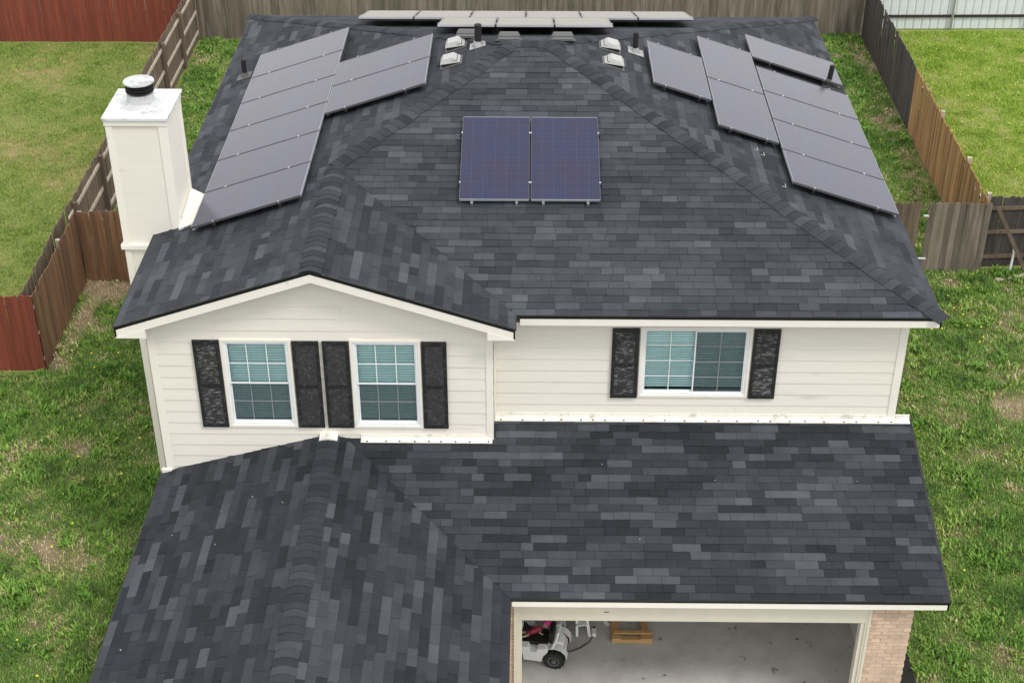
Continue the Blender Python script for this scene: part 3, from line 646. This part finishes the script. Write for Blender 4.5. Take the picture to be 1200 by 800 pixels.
# ------------------------------------------------------------ fences
def picket_mesh(w_,h,m):
    c=.03; pts=[(-w_/2,0),(w_/2,0),(w_/2,h-c),(w_/2-c,h),(-w_/2+c,h),(-w_/2,h-c)]
    return MB().prism([(x,-.009,z) for x,z in pts],[(x,.009,z) for x,z in pts]).mesh('picket',m)
def fence(name,label,p0,p1,h,m,rails='back',group='wooden fences around the yards',back=None,rail_m='wood_rail',w_=.14,cat='fence',posts=True,wob=.02,m2=None,split=0,postm=None,step=2.4,bow=0):
    p0=Vector((*p0,0));p1=Vector((*p1,0));L_=(p1-p0).length; a=math.atan2(p1.y-p0.y,p1.x-p0.x)
    t=thing(name,label,cat,p0,a,group); me=picket_mesh(w_-.004,h,m); me2=picket_mesh(w_-.004,h,m2) if m2 else None
    n_=int(L_/w_); ww=L_/n_
    for i in range(n_):
        mm=me2 if (m2 and (i+.5)*ww>split) else me
        inst('picket',mm,t,((i+.5)*ww,random.uniform(-.005,.005),random.uniform(-wob,wob)-.03),(random.uniform(-.012,.012),random.uniform(-.003,.003),random.uniform(-.02,.02)+(math.pi if random.random()<.5 else 0)))
    sy=1 if rails=='back' else -1
    for z in (.28,.92,h-.30): MB().box(0,L_,sy*.012 if sy>0 else -.05,.05 if sy>0 else -.012,z-.042,z+.042).build('rail',rail_m,t)
    if posts:
        x=.05
        while x<L_+.1:
            MB().box(x-.045,x+.045,*((.052,.142) if sy>0 else (-.142,-.052)),-.05,h-.09).build('post',postm or rail_m,t); x+=step
    if back:
        bm=picket_mesh(w_-.004,h,back); yo=.235 if sy>0 else -.235
        for i in range(n_): inst('picket',bm,t,((i+.5)*ww,yo,random.uniform(-.02,.02)),(random.uniform(-.015,.015),0,random.uniform(-.03,.03)))
    return t
fence('wooden_fence','long weathered grey picket fence across the back behind the roof',(-9.9,25.45),(10.85,26.0),1.86,'wood_grey')
fence('wooden_fence','left boundary fence behind the chimney showing pale rails over dark pickets',(-9.98,25.4),(-9.93,10.55),1.86,'wood_greybrown',rails='back',postm='wood_greybrown')
fence('wooden_fence','brown double-sided fence section at the left, between two corners',(-9.62,6.82),(-9.72,10.42),1.83,'wood_brown',rails='back',back='wood_greybrown')
fence('wooden_fence','dark brown cross fence running from the left boundary to the house behind the chimney',(-9.70,10.45),(-5.25,10.62),1.83,'wood_brown')
fence('wooden_fence','red stained fence at the left edge beside the brown corner',(-16,6.72),(-9.64,6.80),1.83,'wood_red')
fence('wooden_fence','far red stained fence at the back of the left neighbouring yard',(-26,25.0),(-10.05,25.2),1.86,'wood_red')
fence('wooden_fence','right boundary fence, orange-brown in front and dark grey at the rear',(10.82,25.95),(10.74,11.28),1.83,'wood_dark',m2='wood_stain',split=7.1,rails='back',posts=False)
fence('wooden_fence','short weathered fence section between the house and the side gate',(6.05,11.15),(9.24,11.15),1.80,'wood_greybrown')
g=fence('side_gate','weathered grey wooden side gate at the right with a gap beside it',(9.42,11.14),(10.82,11.12),1.80,'wood_grey',group=None,cat='gate',posts=False)
for z in (.35,1.45): MB().box(-.10,.10,-.022,-.012,z-.02,z+.02).build('hinge','vinyl_white',g)
t=fence('wooden_fence','dark fence at the right edge with a diagonal brace right of the gate',(17,11.75),(10.85,11.38),1.83,'wood_dark',rails='back',rail_m='wood_greybrown')
t=thing('fence_brace','diagonal timber brace leaning on the dark fence right of the gate','timber brace',(11.0,11.2,0))
MB().bar((0,.0,1.6),(.85,-.18,.04),.09,.045,(0,1,0)).build('brace_board','wood_greybrown',t)
t=tag(MB().bar((11.08,10.7,.03),(12.4,11.12,.05),.10,.04).build('lumber','wood_rail'),'grey timber plank lying on the grass below the dark fence','timber plank')
t=thing('plastic_pipe','short white plastic pipe standing by the dark fence right of the gate','pipe',(11.5,11.12,0))
MB().tube([(0,0,0),(.02,0,.55)],.028,12).build('pipe','vinyl_white',t); MB().tube([(.02,0,.53),(.02,0,.61)],.042,12).build('pipe_cap','vinyl_white',t)
# post tops seen past the right boundary fence
for i,yy in enumerate((11.75,13.6,16.3)):
    t=tag(MB().box(10.85+.01*(2-i),10.95+.01*(2-i),yy-.05,yy+.05,-.02,1.72).build('fence_post','wood_rail',bevel=.006),['nearest','middle','farthest'][i]+' pale topped post standing behind the right boundary fence','post','posts behind the right fence')
# white metal fence of the right neighbour
t=thing('metal_fence','white metal panel fence at the back of the right neighbouring yard','fence',(10.95,26.45,0),R(1.2))
for i in range(36):
    x=i*.26; MB().prism([(x+.004,-.012,0.03),(x+.04,-.026,0.03),(x+.215,-.026,0.03),(x+.255,-.012,0.03)][::-1],[(x+.004,-.012,1.95),(x+.04,-.026,1.95),(x+.215,-.026,1.95),(x+.255,-.012,1.95)][::-1]).build('metal_panel','metal_fence',t)
MB().box(0,9.4,-.008,.0,0.02,1.96).build('backing','rail_dark',t)
for z in (.45,1.6): MB().box(0,9.4,-.075,-.027,z-.04,z+.04).build('rail','rail_dark',t)
for x in (.35,2.75,5.15,7.55): MB().box(x-.03,x+.03,-.13,-.076,0,2.0).build('post','metal_light',t)
# ------------------------------------------------------------ garage contents
t=thing('wood_pallet','small open pine pallet lying on the garage floor','pallet',(2.12,-.78,.035))
for bx in ((-.33,-.20,-.22,.45,0,.09),(.16,.27,-.22,.45,0,.09),(-.30,.34,-.205,-.135,.091,.12),(-.33,.34,-.31,-.225,0,.07),(-.33,-.18,-.315,-.22,.071,.10),(.14,.34,-.315,-.22,.071,.10)):
    MB().box(*bx).build('board','pine',t,bevel=.004)
# ride-on toy car
toy=thing('toy_car','white ride-on toy car with black wheels just inside the garage','toy car',(.56,-1.30,.035),R(80))
def wheel(x,y,r_=.165,w_=.14):
    k=24; f=MB(); f.lathe((x,y,r_),[(r_*.62,-w_/2),(r_*.93,-w_/2),(r_,-w_*.3),(r_,w_*.3),(r_*.93,w_/2),(r_*.62,w_/2)],k,'x')
    for i in range(14):
        th=2*math.pi*i/14; c=Vector((x,y+math.cos(th)*(r_+.002),r_+math.sin(th)*(r_+.002))); d=Vector((0,math.cos(th),math.sin(th)))
        f.bar(c-Vector((w_*.46,0,0)),c+Vector((w_*.46,0,0)),.026,.016,tuple(d))
    o=f.build('wheel','rubber',toy); 
    s=1 if x>0 else -1; MB().lathe((x+s*w_*.40,y,r_),[(r_*.60,-.01*s),(r_*.60,.020*s),(r_*.42,.012*s),(r_*.28,.014*s),(r_*.22,.034*s),(r_*.05,.036*s)],12,'x').build('rim','vent_grey',o)
for x,y in ((.27,-.34),(-.27,-.34),(.27,.36),(-.27,.36)): wheel(x,y)
b=MB()   # body shell in rings along the length
rings=[(-.47,.12,.18,.34),(-.38,.16,.14,.40),(-.22,.19,.12,.37),(.0,.20,.11,.31),(.20,.20,.11,.33),(.38,.17,.12,.42),(.52,.12,.17,.34)]
i0=0
for y,hw,z0,z1 in rings:
    for x,z in ((-hw*.8,z0),(-hw,z0+.05),(-hw,z1-.06),(-hw*.75,z1),(hw*.75,z1),(hw,z1-.06),(hw,z0+.05),(hw*.8,z0)): b.v.append((x,y,z))
for j in range(len(rings)-1):
    for q in range(8): q2=(q+1)%8; b.f.append((j*8+q,j*8+q2,j*8+8+q2,j*8+8+q)); b.t.append(.5)
b.f+= [tuple(range(7,-1,-1)),tuple(range(len(rings)*8-8,len(rings)*8))]; b.t+=[.5,.5]
body=b.build('body','toy_white',toy,bevel=.01)
for s in (-1,1):   # fenders arching over the wheels and side rails
    pf=[(-.14,.10),(.15,.10),(.17,.22),(.24,.33),(.21,.39),(.08,.40),(.05,.31),(-.05,.31),(-.07,.38),(-.20,.40),(-.24,.34),(-.17,.22)]
    a_,b_=[(s*.20,y,z) for y,z in pf],[(s*.315,y,z-.02*(z>.3)) for y,z in pf]
    (MB().prism(b_,a_) if s>0 else MB().prism(b_[::-1],a_[::-1])).build('side_panel','toy_white',toy,bevel=.008)
    for yc,xw_ in ((-.34,.27),(.36,.27)):
        f=MB()
        pts=[(yc-math.cos(math.pi*k/6)*.20,.175+math.sin(math.pi*k/6)*.205) for k in range(7)]
        for k in range(6):
            (ya_,za_),(yb_,zb2)=pts[k],pts[k+1]; xa,xb=s*.14,s*xw_
            q=[(xa,ya_,za_),(xb,ya_,za_),(xb,yb_,zb2),(xa,yb_,zb2)]
            if s>0: q=q[::-1]
            f.prism(q,[(x,y,z-.014) for x,y,z in q])
        f.build('fender','toy_white',toy)
    MB().tube([(s*.26,-.30,.38),(s*.22,-.36,.50),(s*.16,-.38,.62),(s*.0,-.385,.64)],.022,8).build('roll_bar','toy_white',toy); MB().tube([(s*.25,.30,.40),(s*.21,.24,.50),(s*.0,.23,.53)],.018,8).build('windscreen_bar','toy_white',toy)
MB().box(-.15,.15,-.30,-.22,.34,.58).build('seat_back','rubber',toy,bevel=.02); MB().box(-.17,.17,-.22,.24,.30,.375).build('seat','rubber',toy,bevel=.02)
MB().tube([(0,.30,.36),(0,.22,.50)],.015,8).lathe((0,.21,.50),[(.09,0),(.10,.012),(.09,.024)],16).build('steering_wheel','black_metal',toy)
MB().box(-.09,.09,-.50,-.472,.20,.30).build('rear_panel','toy_white',toy,bevel=.01)
MB().box(-.19,-.12,-.475,-.455,.26,.32).box(.12,.19,-.475,-.455,.26,.32).build('rear_light','red_pink',toy)
# pink doll in the seat
dl_=thing('doll','pink doll lying across the seat of the white toy car','doll',(.60,-1.26,.44),R(18))
MB().tube([(-.20,0,0),(-.12,0,.03),(0,0,.05),(.06,0,.06)],[.03,.045,.055,.04],10).build('doll_dress','red_pink',dl_,smooth=True)
MB().lathe((.135,0,.05),[(.01,0),(.05,.02),(.062,.06),(.05,.10),(.01,.12)],14).build('doll_head','skin_tone',dl_,smooth=True)
MB().lathe((.15,.01,.05),[(.03,.03),(.07,.05),(.072,.09),(.055,.125),(.01,.14)],14).build('doll_hair','pink',dl_,smooth=True)
for s in (-1,1): MB().tube([(.02,s*.04,.06),(-.02,s*.10,.06),(.03,s*.13,.04)],[.018,.015,.012],8).build('doll_arm','skin_tone',dl_,smooth=True); MB().tube([(-.18,s*.025,.0),(-.27,s*.05,.01),(-.33,s*.04,-.02)],[.022,.018,.014],8).build('doll_leg','skin_tone',dl_,smooth=True)
t=tag(MB().prism([(.12,-.84,.04),(1.05,-.84,.04),(1.05,-.64,.62),(.12,-.64,.62)],[(.12,-.81,.04),(1.05,-.81,.04),(1.05,-.61,.62),(.12,-.61,.62)]).build('storage_panel','grey_board',bevel=.006),'pale grey panel leaning behind the toy car in the garage','panel')
t=thing('folding_step','white plastic step stool standing right of the toy car','step stool',(1.28,-.72,.035),R(8))
MB().prism([(-.10,-.22,0),(-.06,-.22,0),(-.02,.12,.55),(-.06,.12,.55)],[(-.10,-.18,0),(-.06,-.18,0),(-.02,.16,.55),(-.06,.16,.55)]).build('leg','toy_white',t)
MB().prism([(.10,-.25,0),(.15,-.25,0),(.09,.12,.55),(.05,.12,.55)],[(.10,-.20,0),(.15,-.20,0),(.09,.16,.55),(.05,.16,.55)]).build('leg','toy_white',t)
MB().box(-.09,.10,-.16,.0,.16,.185).build('tread','toy_white',t); MB().box(-.07,.08,-.02,.12,.36,.385).build('tread','toy_white',t)
t=thing('charging_cable','black cable with white plug trailing from the toy car over the floor','cable',(1.0,-1.2,.035))
MB().tube([(-.05,-.12,.10),(.10,-.12,.02),(.28,-.02,.012),(.42,.10,.02),(.50,.22,.06)],.009,6).build('cord','rubber',t,smooth=True); MB().box(.47,.54,.20,.34,.04,.11).build('plug','toy_white',t,bevel=.01)
MB().box(.49,.53,.34,.39,.05,.10).build('plug_tip','rubber',t)
tag(MB().tube([(1.70,-.62,.06),(1.76,-.70,.06)],.035,10).build('plastic_fitting','toy_white'),'small white plastic fitting on the garage floor left of the pine pallet','plastic fitting')
# black strip on the ground along the garage side
tag(MB().box(6.02,6.56,-6.0,-.3,.0,.03).build('ground_strip','strip_black'),'black strip on the ground along the garage side wall','ground fabric')
# ------------------------------------------------------------ ground and lawns
def vnoise(x,y,sc,seed):
    g=np.random.default_rng(seed).random((256,256)); X=x*sc+1000;Y=y*sc+1000
    xi=np.floor(X).astype(int);yi=np.floor(Y).astype(int);fx=X-xi;fy=Y-yi;fx=fx*fx*(3-2*fx);fy=fy*fy*(3-2*fy)
    a=g[xi%256,yi%256];b=g[(xi+1)%256,yi%256];c=g[xi%256,(yi+1)%256];d=g[(xi+1)%256,(yi+1)%256]
    return (a*(1-fx)+b*fx)*(1-fy)+(c*(1-fx)+d*fx)*fy
def fbm(x,y,sc,seed): return sum(vnoise(x,y,sc*2**k,seed+k)*.5**k for k in range(4))/1.875
BLOBS=[(-8.6,5.6,.9,.5),(-8.7,4.2,1.0,.5),(-7.2,5.2,.7,.5),(-9.2,9.3,.5,1.2),(-8.8,10.0,1.1,.4),(-7.9,.9,.9,.7),(-6.4,-1.0,.5,.6),(10.4,18.6,.4,1.6),(10.4,14.5,.35,2.5),(-9.0,1.6,.7,.5)]
def dirt(x,y):
    d=np.clip((fbm(x,y,.55,3)-.52)*4,0,1)*.75*np.clip((fbm(x,y,2.2,9)-.3)*2.5,0,1)
    d=d+np.clip((fbm(x,y,1.6,21)-.60)*6,0,1)*.5
    for bx,by,rx,ry in BLOBS: d=d+np.exp(-((x-bx)/rx)**2-((y-by)/ry)**2)*.55*np.clip((fbm(x,y,4.5,14)-.35)*4,0,1)
    d=d+np.exp(-((x+9.45)/.28)**2)*((y<10.5)&(y>6.7))*.9*np.clip(fbm(x,y,3,61)*2-.3,0,1)+np.exp(-((x-10.45)/.25)**2)*(y>11)*.7*np.clip(fbm(x,y,2,62)*2-.5,0,1)+np.exp(-((y-10.1)/.3)**2)*((x<-5)&(x>-9.7))*.8
    return np.clip(d,0,1)
def dirt_soft(x,y): return np.clip((fbm(x,y,.35,33)-.45)*3,0,1)*.6*np.clip(fbm(x,y,3.,34)*1.6-.2,0,1)
def lawn(name,x0,x1,y0,y1,m,df,step=.12,z=0.):
    nx=int((x1-x0)/step)+1; ny=int((y1-y0)/step)+1
    X,Y=np.meshgrid(np.linspace(x0,x1,nx),np.linspace(y0,y1,ny)); Z=z+(fbm(X,Y,.8,50)-.5)*.05*(1 if step<.5 else 0)
    v=np.stack([X.ravel(),Y.ravel(),Z.ravel()],1); i=np.arange(nx*ny).reshape(ny,nx)
    f=np.stack([i[:-1,:-1].ravel(),i[:-1,1:].ravel(),i[1:,1:].ravel(),i[1:,:-1].ravel()],1)
    me=bpy.data.meshes.new(name); me.vertices.add(len(v)); me.vertices.foreach_set('co',v.ravel()); me.loops.add(f.size); me.loops.foreach_set('vertex_index',f.ravel())
    me.polygons.add(len(f)); me.polygons.foreach_set('loop_start',np.arange(0,f.size,4)); me.update(calc_edges=True)
    a=me.attributes.new('dirt','FLOAT','POINT'); a.data.foreach_set('value',df(X.ravel(),Y.ravel()).astype(np.float32))
    me.materials.append(MATS[m]); o=bpy.data.objects.new(name,me); COL.objects.link(o); return struct(o)
struct(MB().box(-900,900,-900,900,-.3,-.045).build('ground','far_ground'))
lawn('lawn',-9.85,10.8,-9,26,'lawn_soil',dirt); lawn('left_neighbour_lawn',-26,-9.86,6.6,26,'lawn_soil_left',dirt_soft); lawn('right_neighbour_lawn',10.81,24,11.3,27,'lawn_soil_right',dirt_soft)
lawn('left_front_lawn',-20,-9.86,-9,6.59,'lawn_soil',dirt); lawn('right_front_lawn',10.81,22,-9,11.29,'lawn_soil',dirt)
MI=np.array(M.inverted())
def grass(name,rects,n,m,df,hgt,wid,tone0,spread,seed,weed=0):
    g=np.random.default_rng(seed); P=[]
    areas=[(b-a)*(d-c) for a,b,c,d in rects]
    for (a,b,c,d),ar in zip(rects,areas):
        k=int(n*ar/sum(areas)); P.append(np.stack([g.uniform(a,b,k),g.uniform(c,d,k)],1))
    P=np.concatenate(P)
    q=MI[:3,:3]@np.vstack([P.T,np.zeros(len(P))])+MI[:3,3:4]; u=q[0]/-q[2]*F_PX; v=q[1]/-q[2]*F_PX
    P=P[(np.abs(u)<760)&(np.abs(v)<480)]
    # leave out what lies under the house
    x,y=P[:,0],P[:,1]; ins=(x>-5.25)&(x<6.0)&(y>-7)&(y<12)|(x>CX0)&(x<CX1)&(y>CY0)&(y<CY1)|((x>6)&(x<6.58)&(y<-.3))
    P=P[~ins]
    if weed: P=P[(fbm(P[:,0],P[:,1],2.3,91)*.6+fbm(P[:,0],P[:,1],6.,95)*.4)>weed]
    d=df(P[:,0],P[:,1]); keep=g.random(len(P))>np.clip(d*.95-.08,0,.82); P=P[keep]; d=d[keep]
    k=len(P); cl=fbm(P[:,0],P[:,1],1.5,70+seed); cl2=fbm(P[:,0],P[:,1],5.,75+seed)
    hh=hgt*(.45+.9*g.random(k))*(.45+1.2*np.clip(cl*1.5-.25,0,1.2)); th=g.random(k)*2*math.pi; tl=g.random(k)*.9+.25
    ww=wid*(.6+.8*g.random(k)); ax=np.cos(th);ay=np.sin(th)
    base=np.stack([P[:,0],P[:,1],np.full(k,-.02)+(fbm(P[:,0],P[:,1],.8,50)-.5)*.05],1)
    s=np.stack([-ay*ww/2,ax*ww/2,np.zeros(k)],1); tip=base+np.stack([ax*tl*hh,ay*tl*hh,hh+.02],1)
    mid=base+np.stack([ax*tl*hh*.35,ay*tl*hh*.35,hh*.6+.02],1)
    V=np.empty((k,4,3)); V[:,0]=base-s*.7; V[:,1]=mid+s*0-s; V[:,2]=tip; V[:,3]=mid+s
    V[:,0]=base
    V=V.reshape(-1,3)
    me=bpy.data.meshes.new(name); me.vertices.add(k*4); me.vertices.foreach_set('co',V.ravel()); idx=np.arange(k*4); me.loops.add(k*4); me.loops.foreach_set('vertex_index',idx)
    me.polygons.add(k); me.polygons.foreach_set('loop_start',np.arange(0,k*4,4)); me.update(calc_edges=True)
    tone=np.clip(tone0+(cl-.5)*spread*-1.3+(cl2-.5)*spread*1.0+(g.random(k)-.5)*.3+d*.55+(g.random(k)>.93)*.3,0,1)
    a=me.attributes.new('tone','FLOAT','FACE'); a.data.foreach_set('value',tone.astype(np.float32)); me.materials.append(MATS[m])
    o=bpy.data.objects.new(name,me); COL.objects.link(o); struct(o,'stuff'); return o
o=grass('lawn_grass',[(-9.85,-5.2,-4,25.4),(6.0,10.7,-4,26),(-14,-9.6,-4,6.7),(10.7,15,-4,11.2),(-5.3,6,12,25)],930000,'blade',dirt,.066,.0135,.36,.9,1); tag(o,'patchy weedy green grass growing around the house','grass')
o=grass('lawn_weeds',[(-9.85,-5.2,-4,25.4),(6.0,10.7,-4,26),(-14,-9.6,-4,6.7),(10.7,15,-4,11.2)],520000,'blade',dirt,.085,.030,.40,.5,8,weed=.585); tag(o,'clumps of broad leaved bright green weeds in the grass','weeds')
o=grass('left_grass',[(-20,-9.95,6.9,25)],300000,'blade_left',dirt_soft,.04,.013,.42,.6,2); tag(o,'short mown olive grass in the left neighbouring yard','grass')
o=grass('right_grass',[(10.95,19,11.8,26.3)],280000,'blade_right',dirt_soft,.045,.013,.42,.7,3); tag(o,'bright green grass in the right neighbouring yard','grass')
# dandelion heads
g_=np.random.default_rng(5); dn=MB()
for cx,cy,s_,k in ((10.0,9.6,.8,26),(-8.4,7.4,.7,8),(-8.3,4.8,1.2,6),(-7.9,-.6,1.3,8),(9.3,20,1.2,10),(13,20,2.5,40),(-9.2,3,1.2,5),(9,1,1.5,4)):
    for _ in range(k):
        x,y=cx+g_.normal()*s_,cy+g_.normal()*s_
        if -5.3<x<6.1 or -9.9<x<-9.5 or 10.6<x<11: continue
        dn.lathe((x,y,.07),[(.008,-.01),(.022,0),(.014,.012)],7)
tag(struct(dn.build('dandelions','dandelion'),'stuff'),'small yellow dandelion flowers scattered in the grass','flowers')
